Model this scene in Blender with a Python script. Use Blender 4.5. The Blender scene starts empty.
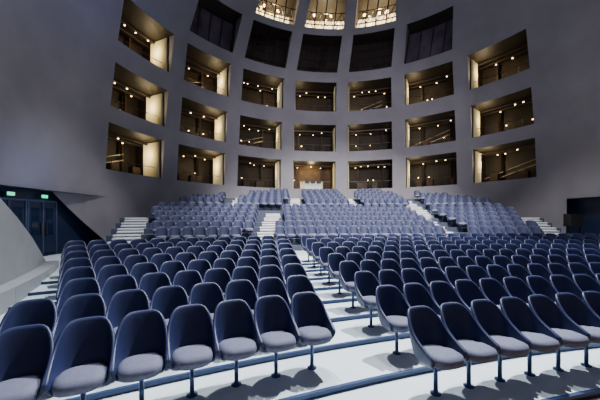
import bpy, math, random
from mathutils import Vector, Matrix
random.seed(4)
rad=math.radians
COL=bpy.context.scene.collection

# ---------------- materials ----------------
def mat(name,c,rough=.6,metal=0,noise=0,nscale=4,emis=None,es=0,bump=0):
    m=bpy.data.materials.new(name); m.use_nodes=True
    nt=m.node_tree; b=nt.nodes['Principled BSDF']
    b.inputs['Base Color'].default_value=(*c,1); b.inputs['Roughness'].default_value=rough
    b.inputs['Metallic'].default_value=metal
    if noise:
        tc=nt.nodes.new('ShaderNodeTexCoord'); n=nt.nodes.new('ShaderNodeTexNoise'); r=nt.nodes.new('ShaderNodeValToRGB')
        n.inputs['Scale'].default_value=nscale; n.inputs['Detail'].default_value=6
        r.color_ramp.elements[0].position=.3; r.color_ramp.elements[1].position=.7
        r.color_ramp.elements[0].color=(*[x*(1-noise) for x in c],1)
        r.color_ramp.elements[1].color=(*[min(1,x*(1+noise)) for x in c],1)
        nt.links.new(tc.outputs['Object'],n.inputs['Vector']); nt.links.new(n.outputs['Fac'],r.inputs['Fac'])
        nt.links.new(r.outputs['Color'],b.inputs['Base Color'])
        if bump:
            bp=nt.nodes.new('ShaderNodeBump'); bp.inputs['Strength'].default_value=bump; bp.inputs['Distance'].default_value=.02
            nt.links.new(n.outputs['Fac'],bp.inputs['Height']); nt.links.new(bp.outputs['Normal'],b.inputs['Normal'])
    if emis:
        b.inputs['Emission Color'].default_value=(*emis,1); b.inputs['Emission Strength'].default_value=es
    return m
M_wall=mat('plaster_wall',(.29,.275,.315),.75,noise=.12,nscale=.6,bump=.2)
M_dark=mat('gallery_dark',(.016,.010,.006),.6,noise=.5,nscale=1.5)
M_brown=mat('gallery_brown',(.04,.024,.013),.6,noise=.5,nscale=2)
M_wood=mat('booth_wood',(.10,.06,.028),.6,noise=.3,nscale=3)
M_purple=mat('gallery_screen',(.035,.026,.026),.25,noise=.6,nscale=.8)
M_lilac=mat('gallery_screen_lilac',(.13,.10,.14),.25,noise=.5,nscale=.8)  # lighter screen copy, its slight glow put into the base colour
M_curt=mat('curtain_cream',(.88,.80,.5),.8)
M_rail=mat('rail_metal',(.10,.08,.07),.4,metal=.6)
M_bulb=mat('warm_bulb',(1,.8,.5),emis=(1,.65,.3),es=14)
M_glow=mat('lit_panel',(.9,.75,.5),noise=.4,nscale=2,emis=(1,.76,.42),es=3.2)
M_truss=mat('white_truss',(.4,.34,.27),.4)
M_floor=mat('stall_floor',(.66,.74,.79),.5,noise=.06,nscale=2)
M_nose_shade=mat('step_nosing_shade',(.018,.045,.14),.4)  # navy risers and edge strips, step-edge shadow partly put into this colour
M_tier=mat('tier_floor',(.08,.095,.15),.6,noise=.1)
M_step=mat('step_white',(.92,.93,.93),.5)
M_stage=mat('stage_boards',(.22,.15,.10),.5,noise=.3,nscale=6)
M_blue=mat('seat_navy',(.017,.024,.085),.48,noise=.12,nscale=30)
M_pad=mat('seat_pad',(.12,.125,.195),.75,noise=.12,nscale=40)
M_blue_lit=mat('tier_seat_navy_lit',(.055,.065,.14),.55)  # same navy seat made lighter, light on the tier put into the colour
M_pad_lit=mat('tier_seat_pad_lit',(.20,.21,.29),.7)  # paler copy of the seat pad, with the light from above painted in
M_leg=mat('seat_leg',(.045,.08,.2),.3,metal=.4)
M_door=mat('door_blue_black',(.016,.028,.07),.35)
M_glass=mat('door_glass',(.012,.024,.055),.08)
M_frame=mat('door_frame',(.08,.12,.22),.4,metal=.3)
M_exit=mat('exit_green',(.02,.5,.25),emis=(.1,1,.5),es=1.6)
M_par=mat('parapet_plaster',(.34,.35,.38),.6,noise=.06,nscale=3)
M_desk=mat('desk_white',(.7,.7,.7),.4)
M_black=mat('black_plastic',(.01,.01,.012),.4)

# ---------------- mesh builder ----------------
class MB:
    def __init__(s): s.v=[];s.f=[];s.m=[]
    def vert(s,p): s.v.append(tuple(p)); return len(s.v)-1
    def quad(s,a,b,c,d,mi=0):
        i=[s.vert(p) for p in (a,b,c,d)]; s.f.append(i); s.m.append(mi)
    def poly(s,ps,mi=0):
        s.f.append([s.vert(p) for p in ps]); s.m.append(mi)
    def box(s,M,sx,sy,sz,mi=0):
        P=[M@Vector((x*sx/2,y*sy/2,z*sz/2)) for x in(-1,1) for y in(-1,1) for z in(-1,1)]
        k=len(s.v); s.v+= [tuple(p) for p in P]
        for f in ((0,1,3,2),(4,6,7,5),(0,4,5,1),(2,3,7,6),(0,2,6,4),(1,5,7,3)):
            s.f.append([k+i for i in f]); s.m.append(mi)
    def bar(s,a,b,w,mi=0,h=None):
        a=Vector(a);b=Vector(b);d=b-a;L=d.length
        if L<1e-6:return
        q=d.to_track_quat('X','Z').to_matrix().to_4x4()
        s.box(Matrix.Translation((a+b)/2)@q,L,w,h or w,mi)
    def obj(s,name,mats,smooth=False,parent=None):
        me=bpy.data.meshes.new(name); me.from_pydata(s.v,[],s.f)
        for m in mats: me.materials.append(m)
        me.polygons.foreach_set('material_index',s.m)
        if smooth: me.polygons.foreach_set('use_smooth',[True]*len(s.f))
        me.update(); o=bpy.data.objects.new(name,me); COL.objects.link(o)
        if parent: o.parent=parent
        return o

# ---------------- dome ----------------
C=Vector((2.6,11.75,0))
prof=[(-.2,12.3),(3,12.3),(5.61,12.2),(8.56,11.85),(11.7,11.4),(14.66,10.75),(17.2,9.6),(19,8.0),(20.4,6.0),(21.3,3.6),(21.7,1.5),(21.8,0)]
def R(z):
    if z<=prof[0][0]: return prof[0][1]
    for i in range(len(prof)-1):
        if z<=prof[i+1][0]:
            p0=prof[max(i-1,0)];p1=prof[i];p2=prof[i+1];p3=prof[min(i+2,len(prof)-1)]
            t=(z-p1[0])/(p2[0]-p1[0]); h=p2[0]-p1[0]
            m1=(p2[1]-p0[1])/(p2[0]-p0[0]); m2=(p3[1]-p1[1])/(p3[0]-p1[0])
            return (2*t**3-3*t*t+1)*p1[1]+(t**3-2*t*t+t)*h*m1+(-2*t**3+3*t*t)*p2[1]+(t**3-t*t)*h*m2
    return 0
def tw(z): return .0 if z<12.5 else (.16*(z-12.5)**2 if z<17.5 else 4.0)
def P(phi,z,dr=0):
    r=R(z)+dr; a=rad(phi+tw(z)); return Vector((C.x+r*math.sin(a),C.y+r*math.cos(a),z))
rows=[(5.58,1.13),(8.54,1.04),(11.7,1.08),(14.7,1.2),(17.45,1.15)]
HW=8.3
def phik(k): return -6.8+21.3*k
opens={}
for ri in range(5):
    ks=range(-3,4) if ri<3 else (range(-2,3) if ri==3 else range(-1,2))
    for k in ks: opens[(ri,k)]=1
phis=[-125,-118,-111,-104,-97,-92,-88,-84]
for k in range(-3,4):
    c=phik(k)
    for t in range(5): phis.append(c-HW+2*HW*t/4)
    if k<3: phis.append(c+10.65)
phis+= [69,72,76,80,84,88,95,102,110,118,125]
phis=sorted(set(round(p,3) for p in phis))
zs=[-.2,.6,1.4,2.2,3.1,3.8]
for (c,h) in rows: zs+= [c-h,c+h]
zs+=[18.9,19.4,19.9,20.4,20.9,21.3,21.6,21.75]
zs=sorted(zs)
phis_l=phik(-3)-HW
mb=MB(); idx={}
for i,p in enumerate(phis):
    for j,z in enumerate(zs): idx[(i,j)]=mb.vert(P(p,z))
def in_open(pm,zm):
    for (ri,k) in opens:
        c,h=rows[ri]
        if abs(pm-phik(k))<HW and abs(zm-c)<h: return True
    if zm<3.1 and (-104<pm<phis_l or 72<pm<88): return True
    return False
for i in range(len(phis)-1):
    for j in range(len(zs)-1):
        pm=(phis[i]+phis[i+1])/2; zm=(zs[j]+zs[j+1])/2
        if in_open(pm,zm): continue
        mb.f.append([idx[(i,j)],idx[(i,j+1)],idx[(i+1,j+1)],idx[(i+1,j)]]); mb.m.append(0)
mb.obj('wall_dome',[M_wall],smooth=True)

# ---------------- gallery bays ----------------
def add_point(name,loc,e,col,parent=None,size=.1):
    l=bpy.data.lights.new(name,'POINT'); l.energy=e; l.color=col; l.shadow_soft_size=size
    o=bpy.data.objects.new(name,l); o.location=loc; COL.objects.link(o)
    if parent: o.parent=parent
    return o
for (ri,k) in opens:
    c,h=rows[ri]; z0,z1=c-h,c+h; pc=phik(k); D=2.6
    mb=MB(); ps=[pc-HW+2*HW*t/4 for t in range(5)]
    b0=R(z0); bz=lambda p,z,d: P(p,z,(b0-R(z))+d)
    f=lambda p,z:P(p,z)
    JD=.08
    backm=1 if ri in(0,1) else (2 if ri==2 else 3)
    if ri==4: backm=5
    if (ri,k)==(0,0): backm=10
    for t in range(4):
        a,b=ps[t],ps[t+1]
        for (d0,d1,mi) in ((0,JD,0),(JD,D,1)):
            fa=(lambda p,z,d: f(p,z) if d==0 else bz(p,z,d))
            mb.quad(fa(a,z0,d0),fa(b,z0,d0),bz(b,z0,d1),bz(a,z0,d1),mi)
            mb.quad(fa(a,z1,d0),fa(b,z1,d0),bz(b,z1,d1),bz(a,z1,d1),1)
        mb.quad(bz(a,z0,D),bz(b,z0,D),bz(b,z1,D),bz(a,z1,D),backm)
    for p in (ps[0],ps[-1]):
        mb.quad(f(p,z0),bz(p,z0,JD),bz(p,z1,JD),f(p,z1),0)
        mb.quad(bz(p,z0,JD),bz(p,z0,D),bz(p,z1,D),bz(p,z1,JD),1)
    far = 1 if k<0 else -1
    if ri<3:
        for sgn in ((1,-1) if k==0 else (far,)):
            n=18; pts=[]
            wdt=1.5 if k in(-3,-2) else 1.1
            for q in range(n+1):
                d=.2+ wdt*q/n; off=.25+ .3*(q%2)
                pts.append((pc+sgn*(HW-off),d))
            for q in range(n):
                (pa,da),(pb,db)=pts[q],pts[q+1]
                mb.quad(bz(pa,z0+.02,da),bz(pb,z0+.02,db),bz(pb,z1-.05,db),bz(pa,z1-.05,da),4)
        for hh in (.68,):
            for t in range(4): mb.bar(bz(ps[t],z0+hh*1.0,.6),bz(ps[t+1],z0+hh,.6),.025,6)
        for t in range(1,4): mb.bar(bz(ps[t],z0,.6),bz(ps[t],z0+.68,.6),.02,6)
        for t in (1,3): mb.bar(bz(ps[t],z0,D-.25),bz(ps[t],z1,D-.25),.14,2)
        for d in (1.3,2.0):
            mb.bar(bz(ps[0],z1-.12,d),bz(ps[4],z1-.12,d),.1,6)
        nb=random.randint(3,5)
        for q in range(nb):
            pp=pc-HW*.8+HW*1.6*(q+random.uniform(.2,.8))/nb; d=random.choice([1.25,1.95])
            mb.box(Matrix.Translation(bz(pp,z1-.21,d)),.055,.055,.04,7)
            mb.box(Matrix.Translation(bz(pp,z1-.17,d)),.08,.08,.05,6)
        for q in range(2):
            pp=pc+random.uniform(-6,6)
            mb.box(Matrix.Translation(bz(pp,z0+1.0,2.5)),.05,.05,.05,7)
        for q in range(3):
            pp=pc+random.uniform(-6,6)
            mb.box(Matrix.Translation(bz(pp,z0+.35,1.8))@Matrix.Rotation(-rad(pp),4,'Z'),.5,.4,.7,2)
        if (ri+k)%3==0 and k!=0:
            mb.bar(bz(ps[0],z0+.1,2.2),bz(ps[3],z0+1.1,2.2),.07,8)
            mb.bar(bz(ps[0],z0+.45,2.2),bz(ps[3],z0+1.45,2.2),.04,8)
    elif ri==3:
        sm=9 if abs(k)==2 else 3
        for t in range(5): mb.bar(bz(ps[t],z0,.5),bz(ps[t],z1,.5),.05,2)
        for q in range(1,4):
            zz=z0+(z1-z0)*q/4
            if abs(k)<2:
                for t in range(4): mb.bar(bz(ps[t],zz,.5),bz(ps[t+1],zz,.5),.04,2)
        for t in range(4): mb.quad(bz(ps[t],z0,.6),bz(ps[t+1],z0,.6),bz(ps[t+1],z1,.6),bz(ps[t],z1,.6),sm)
    else:
        for dd in (.5,1.3):
            for zz in (z0+.6,z0+1.5):
                for t in range(4):
                    mb.bar(bz(ps[t],zz,dd),bz(ps[t+1],zz,dd),.06,6)
            for t in range(4):
                mb.bar(bz(ps[t],z0+.6,dd),bz((ps[t]+ps[t+1])/2,z0+1.5,dd),.045,6)
                mb.bar(bz((ps[t]+ps[t+1])/2,z0+1.5,dd),bz(ps[t+1],z0+.6,dd),.045,6)
        for t in (1,2,3): mb.bar(bz(ps[t],z0,.3),bz(ps[t],z1,.3),.08,1)
        for q in range(8):
            mb.box(Matrix.Translation(bz(pc+random.uniform(-7,7),random.uniform(z0+.4,z1-.2),1.6)),.16,.16,.12,7)
    if (ri,k)==(0,0):
        # lit counter inside the booth
        for t in (1,2): mb.bar(bz(ps[t],z0+.75,1.5),bz(ps[t+1],z0+.75,1.5),.5,11,.06); mb.bar(bz(ps[t],z0+.4,1.35),bz(ps[t+1],z0+.4,1.35),.05,11,.7)
    o=mb.obj('gallery_balcony',[M_wall,M_dark,M_brown,M_purple,M_curt,M_glow,M_rail,M_bulb,M_truss,M_lilac,M_wood,M_curt])
    if ri<3:
        add_point('bay_lamp',bz(pc+far*(HW-2.6),z1-.8,.95),52 if abs(k)>1 else 36,(1,.78,.44),o)
    elif ri==4:
        add_point('bay_lamp',bz(pc,z0+1.2,.9),150,(1,.82,.5),o)
    if (ri,k)==(0,0):
        add_point('booth_lamp',bz(pc,z1-.4,1.4),80,(1,.7,.32),o)

# control desk in the central booth
mb=MB(); pd=P(-6.8,4.45,.45)
T=Matrix.Translation(pd)@Matrix.Rotation(rad(7),4,'Z')
mb.box(T@Matrix.Translation((0,0,.42)),1.6,.35,.06); mb.box(T@Matrix.Translation((0,-.1,.2)),1.5,.05,.4)
mb.box(T@Matrix.Translation((-.7,.05,.2)),.06,.3,.4);mb.box(T@Matrix.Translation((.7,.05,.2)),.06,.3,.4)
for i in range(3): mb.box(T@Matrix.Translation((-.5+.5*i,.05,.64)),.38,.05,.26,1); mb.box(T@Matrix.Translation((-.5+.5*i,.05,.48)),.06,.06,.08,1)
mb.obj('control_desk',[M_desk,M_black])

# ---------------- stalls floor ----------------
Q=Vector((7.6,-15.5,0)); NR=9
rr=[19.72+.8*j for j in range(NR)]
zS=lambda j:.07*(rr[j]-16.7)
def PQ(r,th,z): return Vector((Q.x+r*math.sin(rad(th)),Q.y+r*math.cos(rad(th)),z))
def inside(p,lim=12.45): return (Vector((p[0],p[1]))-Vector((C.x,C.y))).length<lim
ths=[-46+1.0*i for i in range(86)]
mb=MB()
STZ=zS(0)-.06
for j in range(NR):
    ri_=rr[j]-.6; ro=rr[j]+.2
    z=zS(j); zp=zS(j-1) if j else STZ
    for a,b in zip(ths[:-1],ths[1:]):
        if PQ(ri_,a,0).y<-3: continue
        if not (inside(PQ(ri_,a,0)) or inside(PQ(ro,b,0))): continue
        mb.quad(PQ(ri_,a,z),PQ(ri_,b,z),PQ(ro,b,z),PQ(ro,a,z),0)
        mb.quad(PQ(ri_,a,zp-.01),PQ(ri_,b,zp-.01),PQ(ri_,b,z),PQ(ri_,a,z),1)
        k=.035
        mb.quad(PQ(ri_-.006,a,z-.03),PQ(ri_-.006,b,z-.03),PQ(ri_-.006,b,z+.004),PQ(ri_-.006,a,z+.004),1)
        mb.quad(PQ(ri_-.006,a,z+.004),PQ(ri_-.006,b,z+.004),PQ(ri_+k,b,z+.004),PQ(ri_+k,a,z+.004),1)
ZX=zS(NR-1)
r1=rr[-1]+.2
for n in range(14):
    for a,b in zip(ths[:-1],ths[1:]):
        x0=r1+n; x1=x0+1
        if not (inside(PQ(x0,a,0)) or inside(PQ(x1,b,0)) or inside(PQ(x1,a,0))): continue
        mb.quad(PQ(x0,a,ZX),PQ(x0,b,ZX),PQ(x1,b,ZX),PQ(x1,a,ZX),0)
mb.obj('floor',[M_floor,M_nose_shade])
mb=MB()
for a,b in zip(ths[:-1],ths[1:]):
    for x0 in range(9,19):
        x1=x0+1 if x0<18 else rr[0]-.6
        mb.quad(PQ(x0,a,STZ),PQ(x0,b,STZ),PQ(x1,b,STZ),PQ(x1,a,STZ),0)
mb.obj('floor_stage',[M_stage])

# ---------------- tier ----------------
Q2=Vector((3.5,-10,0)); NT=12
RT=[23.3+.82*i for i in range(NT)]; zT=lambda i:.88+.235*i
def P2(r,th,z): return Vector((Q2.x+r*math.sin(rad(th)),Q2.y+r*math.cos(rad(th)),z))
def th_of(x,r): return math.degrees(math.asin((x-Q2.x)/r))
def XL(i): return -7.15-.3*i if i<=5 else -7.5+.25*(i-6)
def XR(i): return 11.5+.25*i if i<=5 else 12.2-.25*(i-6)
mb=MB()
for i in range(NT):
    a0=RT[i]-.6; a1=RT[i]+.22 if i<NT-1 else RT[i]+2.5
    z=zT(i); zp=zT(i-1) if i else ZX
    start=th_of(XL(i),a0); end=th_of(XR(i),a0)
    n=70; tt=[start+(end-start)*q/n for q in range(n+1)]
    for a,b in zip(tt[:-1],tt[1:]):
        if not (inside(P2(a0,a,0),12.4) or inside(P2(a0,b,0),12.4)or inside(P2(a1,b,0),12.4)): continue
        mb.quad(P2(a0,a,z),P2(a0,b,z),P2(a1,b,z),P2(a1,a,z),0)
        mb.quad(P2(a0,a,zp-.25),P2(a0,b,zp-.25),P2(a0,b,z),P2(a0,a,z),0)
    for e in (start,end): mb.quad(P2(a0,e,ZX-.1),P2(a1,e,ZX-.1),P2(a1,e,z),P2(a0,e,z),0)
mb.obj('floor_tier',[M_tier])
def aisles(i):
    lo=[(-1.6,.42),(7.0,.42),(-6.5-.3*i,.5),(10.85+.25*i,.5)]
    up=[(-4.3,.32),(-.35,.34),(3.6,.34),(7.6,.34)]
    if i==6: return lo[:2]+up
    return lo if i<6 else up
mb=MB()
for i in range(NT):
    for (x,w) in aisles(i):
        r0=RT[i]-.6; th=th_of(x,r0); z=zT(i); hz=.235 if i else zT(0)-ZX
        if not inside(P2(r0,th,0),11.7): continue
        rot=Matrix.Rotation(-rad(th),4,'Z')
        mb.box(Matrix.Translation(P2(r0+.2,th,z+.012))@rot,2*w,.4,.024,0)
        mb.box(Matrix.Translation(P2(r0+.004,th,z-hz/4))@rot,2*w,.02,hz/2,0)
        mb.box(Matrix.Translation(P2(r0-.15,th,z-hz/2-hz/4))@rot,2*w,.3,hz/2,0)
        mb.box(Matrix.Translation(P2(r0-.31,th,z-hz/2-.05))@rot,2*w,.01,.03,1)
        mb.box(Matrix.Translation(P2(r0-.015,th,z-.05))@rot,2*w,.01,.03,1)
mb.obj('aisle_stairs',[M_step,M_nose_shade])

# ---------------- chairs ----------------
def chair_mesh(name,na,subs,mb_,mp_,wx=1.0):
    b=MB()
    lev=[(.335,.45,.0),(.355,.78,.0),(.41,.95,.005)]
    cols=[]
    for q in range(na+1):
        a=-118+236*q/na; s=math.sin(rad(a)); cc=math.cos(rad(a))
        if abs(a)<=90:
            x=.212*math.copysign(abs(s)**.72,s); y=.19*max(cc,0)**.8
        else:
            x=.212*math.copysign(1,a); y=-(abs(a)-90)/28*.19
        ht=.50+.345*math.exp(-(abs(a)/84)**4.2)
        if abs(a)>108: ht-=.03
        ring=[]
        for (z,sc,ln) in lev: ring.append((x*sc*wx,y*sc,z))
        for v in (.5,.85,1):
            z=.42+(ht-.42)*v
            lean=.10*((z-.42)/.43)**1.3*(1 if abs(a)<90 else .4)
            nar=1.0+.05*max(0,min(1,(z-.42)/.12))-.12*max(0,(z-.62)/.23)**2
            ring.append((x*wx*nar,y+lean,z))
        cols.append(ring)
    nl=6; ids=[[b.vert(p) for p in r] for r in cols]
    for q in range(na):
        for l in range(nl-1):
            b.f.append([ids[q][l],ids[q+1][l],ids[q+1][l+1],ids[q][l+1]]); b.m.append(0)
    cen=b.vert((0,-.02,.33))
    for q in range(na): b.f.append([ids[q+1][0],ids[q][0],cen]); b.m.append(0)
    b.f.append([ids[0][0],ids[na][0],cen]); b.m.append(0)
    o=b.obj('tmp',[mb_,mp_,M_leg],smooth=True)
    md=o.modifiers.new('s','SOLIDIFY'); md.thickness=.034; md.offset=0
    if subs: md=o.modifiers.new('u','SUBSURF'); md.levels=subs; md.render_levels=subs
    dg=bpy.context.evaluated_depsgraph_get()
    me=bpy.data.meshes.new_from_object(o.evaluated_get(dg)); 
    V=[v.co.copy() for v in me.vertices]; F=[list(p.vertices) for p in me.polygons]; MI=[0]*len(F)
    bpy.data.objects.remove(o)
    c=MB(); n=24 if subs else 12; rings=[]
    for (z,sc) in ((.36,.75),(.385,.95),(.43,1.0),(.465,.94),(.482,.72),(.49,.35)):
        ring=[]
        for q in range(n):
            t=2*math.pi*q/n; ct,st=math.cos(t),math.sin(t)
            x=.190*sc*math.copysign(abs(ct)**.65,ct); y=-.045+.22*sc*math.copysign(abs(st)**.65,st)
            ring.append((x*wx,y,z-.02*(y>0)))
        rings.append([c.vert(p) for p in ring])
    for l in range(5):
        for q in range(n):
            c.f.append([rings[l][q],rings[l][(q+1)%n],rings[l+1][(q+1)%n],rings[l+1][q]]); c.m.append(1)
    c.f.append(rings[5]); c.m.append(1); c.f.append(rings[0][::-1]); c.m.append(1)
    def lathe(pr,mi,seg):
        rs=[]
        for (r,z) in pr: rs.append([c.vert((r*math.cos(2*math.pi*q/seg),r*math.sin(2*math.pi*q/seg),z)) for q in range(seg)])
        for l in range(len(pr)-1):
            for q in range(seg):
                c.f.append([rs[l][q],rs[l][(q+1)%seg],rs[l+1][(q+1)%seg],rs[l+1][q]]); c.m.append(mi)
    lathe([(.055,0),(.055,.012),(.022,.02),(.022,.3),(.08,.345)],2,16 if subs else 6)
    k=len(V); V+= [Vector(p) for p in c.v]; F+= [[k+i for i in f] for f in c.f]; MI+=c.m
    m=bpy.data.meshes.new(name); m.from_pydata(V,[],F)
    for mm in (mb_,mp_,M_leg): m.materials.append(mm)
    m.polygons.foreach_set('material_index',MI); m.polygons.foreach_set('use_smooth',[True]*len(F)); m.update()
    return m
CH=chair_mesh('auditorium_chair',20,1,M_blue,M_pad)
CL=chair_mesh('auditorium_chair_far',10,0,M_blue_lit,M_pad_lit)
PIT=.452
cnt=0
def place(r,x_edge,dirn,j,cond):
    global cnt
    th=math.degrees(math.asin((x_edge-Q.x)/r)); dth=math.degrees(PIT/r)*dirn
    for n in range(60):
        t=th+dth*n; p=PQ(r-.17,t,zS(j))
        if not cond(p): break
        o=bpy.data.objects.new('auditorium_chair',CH); o.location=p; o.rotation_euler=(0,0,-rad(t)+random.uniform(-.03,.03)); COL.objects.link(o); cnt+=1
for j in range(NR):
    r=rr[j]
    d=Q.y+math.sqrt(r*r-(Q.x-.7)**2)
    xr=1.36-.17*(d-3.05)
    place(r,xr,1,j,lambda p: p.x<1.12*p.y+1.0 and inside(p,10.9))
    if j>=1:
        d=Q.y+math.sqrt(r*r-(Q.x)**2)
        xl=.07-.11*(d-3.65)
        place(r+.03,xl,-1,j,lambda p: p.x>-3.45-.65*(p.y-3.9) and p.x>-6.6)
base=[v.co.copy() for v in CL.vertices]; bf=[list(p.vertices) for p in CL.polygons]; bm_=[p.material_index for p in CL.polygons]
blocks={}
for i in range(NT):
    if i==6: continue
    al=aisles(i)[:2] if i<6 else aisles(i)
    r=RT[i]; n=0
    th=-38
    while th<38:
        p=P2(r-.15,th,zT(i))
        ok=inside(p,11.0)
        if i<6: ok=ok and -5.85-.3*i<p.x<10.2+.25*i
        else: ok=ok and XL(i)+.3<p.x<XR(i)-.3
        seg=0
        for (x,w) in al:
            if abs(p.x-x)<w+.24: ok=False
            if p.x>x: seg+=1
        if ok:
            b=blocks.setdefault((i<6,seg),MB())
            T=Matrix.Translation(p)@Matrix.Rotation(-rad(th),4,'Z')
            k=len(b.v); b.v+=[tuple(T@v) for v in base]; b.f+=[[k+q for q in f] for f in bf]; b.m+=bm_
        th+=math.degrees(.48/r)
for kk,b in blocks.items(): b.obj('auditorium_seating_block',[M_blue_lit,M_pad_lit,M_leg],smooth=True)

# ---------------- side doors ----------------
def portal(pa,pb,name):
    A=P(pa,0);B=P(pb,0); A.z=B.z=0
    mid=(A+B)/2; ux=(B-A).normalized(); out=(mid-C); out.z=0; out.normalize()
    z0=ZX; z1=3.1; rec=.55
    mb=MB()
    n=out*rec
    up=lambda p,z:Vector((p.x,p.y,z))
    A2=A+n-ux*.3;B2=B+n+ux*.3
    mb.quad(up(A2,z0-.3),up(B2,z0-.3),up(B2,z1+.2),up(A2,z1+.2),0)
    mb.quad(up(A,z1),up(B,z1),up(B2,z1+.0),up(A2,z1+.0),0)
    mb.quad(up(A,z0-.3),up(A2,z0-.3),up(A2,z1+.1),up(A,z1+.1),0)
    mb.quad(up(B,z0-.3),up(B2,z0-.3),up(B2,z1+.1),up(B,z1+.1),0)
    mb.quad(up(A,z0+.002),up(B,z0+.002),up(B2,z0+.002),up(A2,z0+.002),0)
    mb.obj('wall_'+name,[M_door])
    return A,B,ux,out
def doors(A,ux,out,s0,name):
    rot=Matrix(((ux.x,out.x,0,0),(ux.y,out.y,0,0),(0,0,1,0),(0,0,0,1)))
    mb=MB(); o=A+ux*s0+out*.45; T=Matrix.Translation((o.x,o.y,ZX))@rot
    W=1.25;H=2.05
    for x in(0,W/2,W): mb.box(T@Matrix.Translation((x,0,H/2)),.06,.1,H,1)
    mb.box(T@Matrix.Translation((W/2,0,H)),W+.07,.1,.06,1)
    for x in (W*.25,W*.75):
        mb.box(T@Matrix.Translation((x,.0,H/2)),W/2-.09,.05,H-.05,0)
        mb.box(T@Matrix.Translation((x,-.03,H*.62)),W/2-.3,.01,H*.5,2)
        mb.box(T@Matrix.Translation((x+(.2 if x<W/2 else -.2),-.07,H*.48)),.03,.05,.5,3)
    mb.obj(name,[M_door,M_frame,M_glass,M_rail])
    mb=MB(); mb.box(T@Matrix.Translation((W/2,-.1,H+.17)),.22,.06,.11,0); mb.box(T@Matrix.Translation((W/2,-.05,H+.17)),.26,.06,.15,1)
    mb.obj('exit_sign',[M_exit,M_frame])
A,B,ux,out=portal(-104,phis_l,'portal_left')
doors(A,ux,out,.35,'door_1'); doors(A,ux,out,1.68,'door_2')
mb=MB(); cols=[p for p in phis if -92.1<=p<=phis_l+.01]; S0=cols[0]
zz=lambda p:3.1-(3.1-ZX-.3)*(p-S0)/(phis_l-S0)
for pa,pb in zip(cols[:-1],cols[1:]):
    mb.quad(P(pa,zz(pa)),P(pb,zz(pb)),P(pb,3.1),P(pa,3.1),0)
mb.obj('wall_spandrel_left',[M_wall],smooth=True)
A,B,ux,out=portal(72,88,'portal_right')
doors(A,ux,out,1.6,'door_3')

# left parapet: sloping plaster wall
pts=[(-5.0,4.3,2.95),(-5.35,5.1,2.5),(-5.75,5.9,2.07),(-6.2,6.7,1.63),(-6.7,7.5,1.18),(-7.25,8.3,.78)]
mb=MB(); th=.22
for (a,b) in zip(pts[:-1],pts[1:]):
    a0=Vector(a);b0_=Vector(b); nrm=Vector((-(b0_-a0).y,(b0_-a0).x,0)).normalized()*th
    g=.3
    lo=lambda p:Vector((p.x,p.y,g))
    mb.quad(lo(a0),lo(b0_),b0_,a0); mb.quad(a0,b0_,b0_+nrm,a0+nrm); mb.quad(lo(a0+nrm),lo(b0_+nrm),b0_+nrm,a0+nrm)
mb.poly([Vector((*pts[-1][:2],.3)),Vector(pts[-1]),Vector(pts[-1])+nrm,Vector((pts[-1][0]+nrm.x,pts[-1][1]+nrm.y,.3))])
for (a,b) in zip(pts[:-1],pts[1:]):
    a0=Vector((a[0]+.2,a[1]-.05,0));b1=Vector((b[0]+.2,b[1]-.05,0))
    mb.bar(a0+Vector((0,0,.62)),b1+Vector((0,0,.62)),.3,0,.45)
mb.obj('wall_parapet',[M_par])

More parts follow.
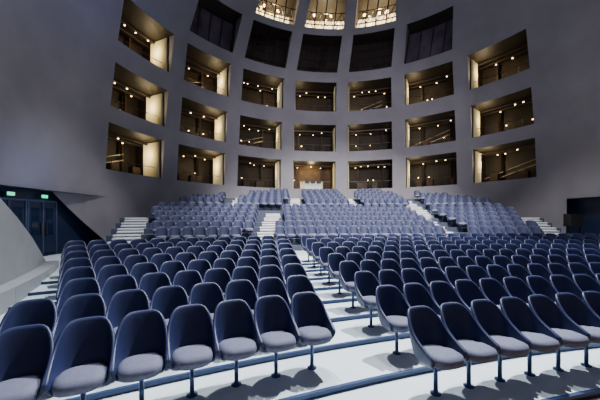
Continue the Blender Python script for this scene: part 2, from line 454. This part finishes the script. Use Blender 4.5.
# guard rail in front of tier, left
mb=MB()
xs=[-6.0+.5*i for i in range(9)]
prev=None
for x in xs:
    r=RT[0]-1.1; t=th_of(x,r); p=P2(r,t,ZX); 
    mb.bar(p,p+Vector((0,0,.4)),.04)
    if prev is not None:
        mb.bar(prev+Vector((0,0,.4)),p+Vector((0,0,.4)),.05); mb.bar(prev+Vector((0,0,.22)),p+Vector((0,0,.22)),.03)
    prev=p
mb.obj('guard_rail',[M_leg])
mb=MB()
T=Matrix.Translation((13.1,13.9,ZX))
for x in (-.3,.3): mb.bar(T@Vector((x,0,0)),T@Vector((x,0,1.0)),.05)
mb.bar(T@Vector((-.3,0,1.0)),T@Vector((.3,0,1.0)),.05); mb.bar(T@Vector((-.3,0,.5)),T@Vector((.3,0,.5)),.04)
mb.box(T@Matrix.Translation((0,0,1.3)),.6,.4,.6,0)
mb.obj('stage_monitor_stand',[M_black])

# ---------------- lights ----------------
def spot(name,loc,tgt,e,ang,col,size=.4,blend=.6):
    l=bpy.data.lights.new(name,'SPOT'); l.energy=e; l.spot_size=rad(ang); l.color=col; l.shadow_soft_size=size; l.spot_blend=blend
    o=bpy.data.objects.new(name,l); o.location=loc; o.rotation_euler=(Vector(tgt)-Vector(loc)).to_track_quat('-Z','Y').to_euler(); COL.objects.link(o)
spot('ceiling_spotlight',(6.5,11.5,17.5),(3.4,4.6,0),30000,48,(.93,.98,1),.05)
spot('ceiling_spotlight',(-1.0,11,17.5),(-1.0,5.6,0),11000,42,(.92,.97,1),.08)
spot('ceiling_spotlight',(2.5,8,19),(2.5,17.5,2),30000,56,(1,.97,.92),.2)
spot('ceiling_spotlight',(2.5,9,20),(2.5,12,0),7000,75,(.9,.94,1),.3)
spot('ceiling_spotlight',(-1,8,18),(-8,12,1),5500,28,(1,.97,.93),.15)
spot('ceiling_spotlight',(6,7,18),(12.5,14,1),5500,28,(1,.97,.93),.15)
spot('wall_fill',(3,-1.5,9),(3,23,5.5),8500,62,(1,.94,.97),1.0,1)  # added fill from behind the camera for the wall, no known lamp
spot('wall_fill',(6,2,10),(-8,7,15),3000,65,(.12,.25,1),.8,1)  # added unseen blue source for the glow on the upper left wall
add_point('portal_fill',(-8.2,10.5,3.6),24,(.25,.45,1),size=.2)  # blue fill added so the doors show, no lamp hangs here
w=bpy.data.worlds.new('World'); bpy.context.scene.world=w; w.use_nodes=True
w.node_tree.nodes['Background'].inputs[0].default_value=(.5,.52,.7,1); w.node_tree.nodes['Background'].inputs[1].default_value=.15

cam=bpy.data.cameras.new('camera'); co=bpy.data.objects.new('camera',cam); COL.objects.link(co)
co.location=(0,0,2.06); co.rotation_euler=(rad(90),0,0); cam.lens=17.4; cam.sensor_width=36; cam.shift_y=.03; cam.clip_start=.05
bpy.context.scene.camera=co
print('chairs',cnt)
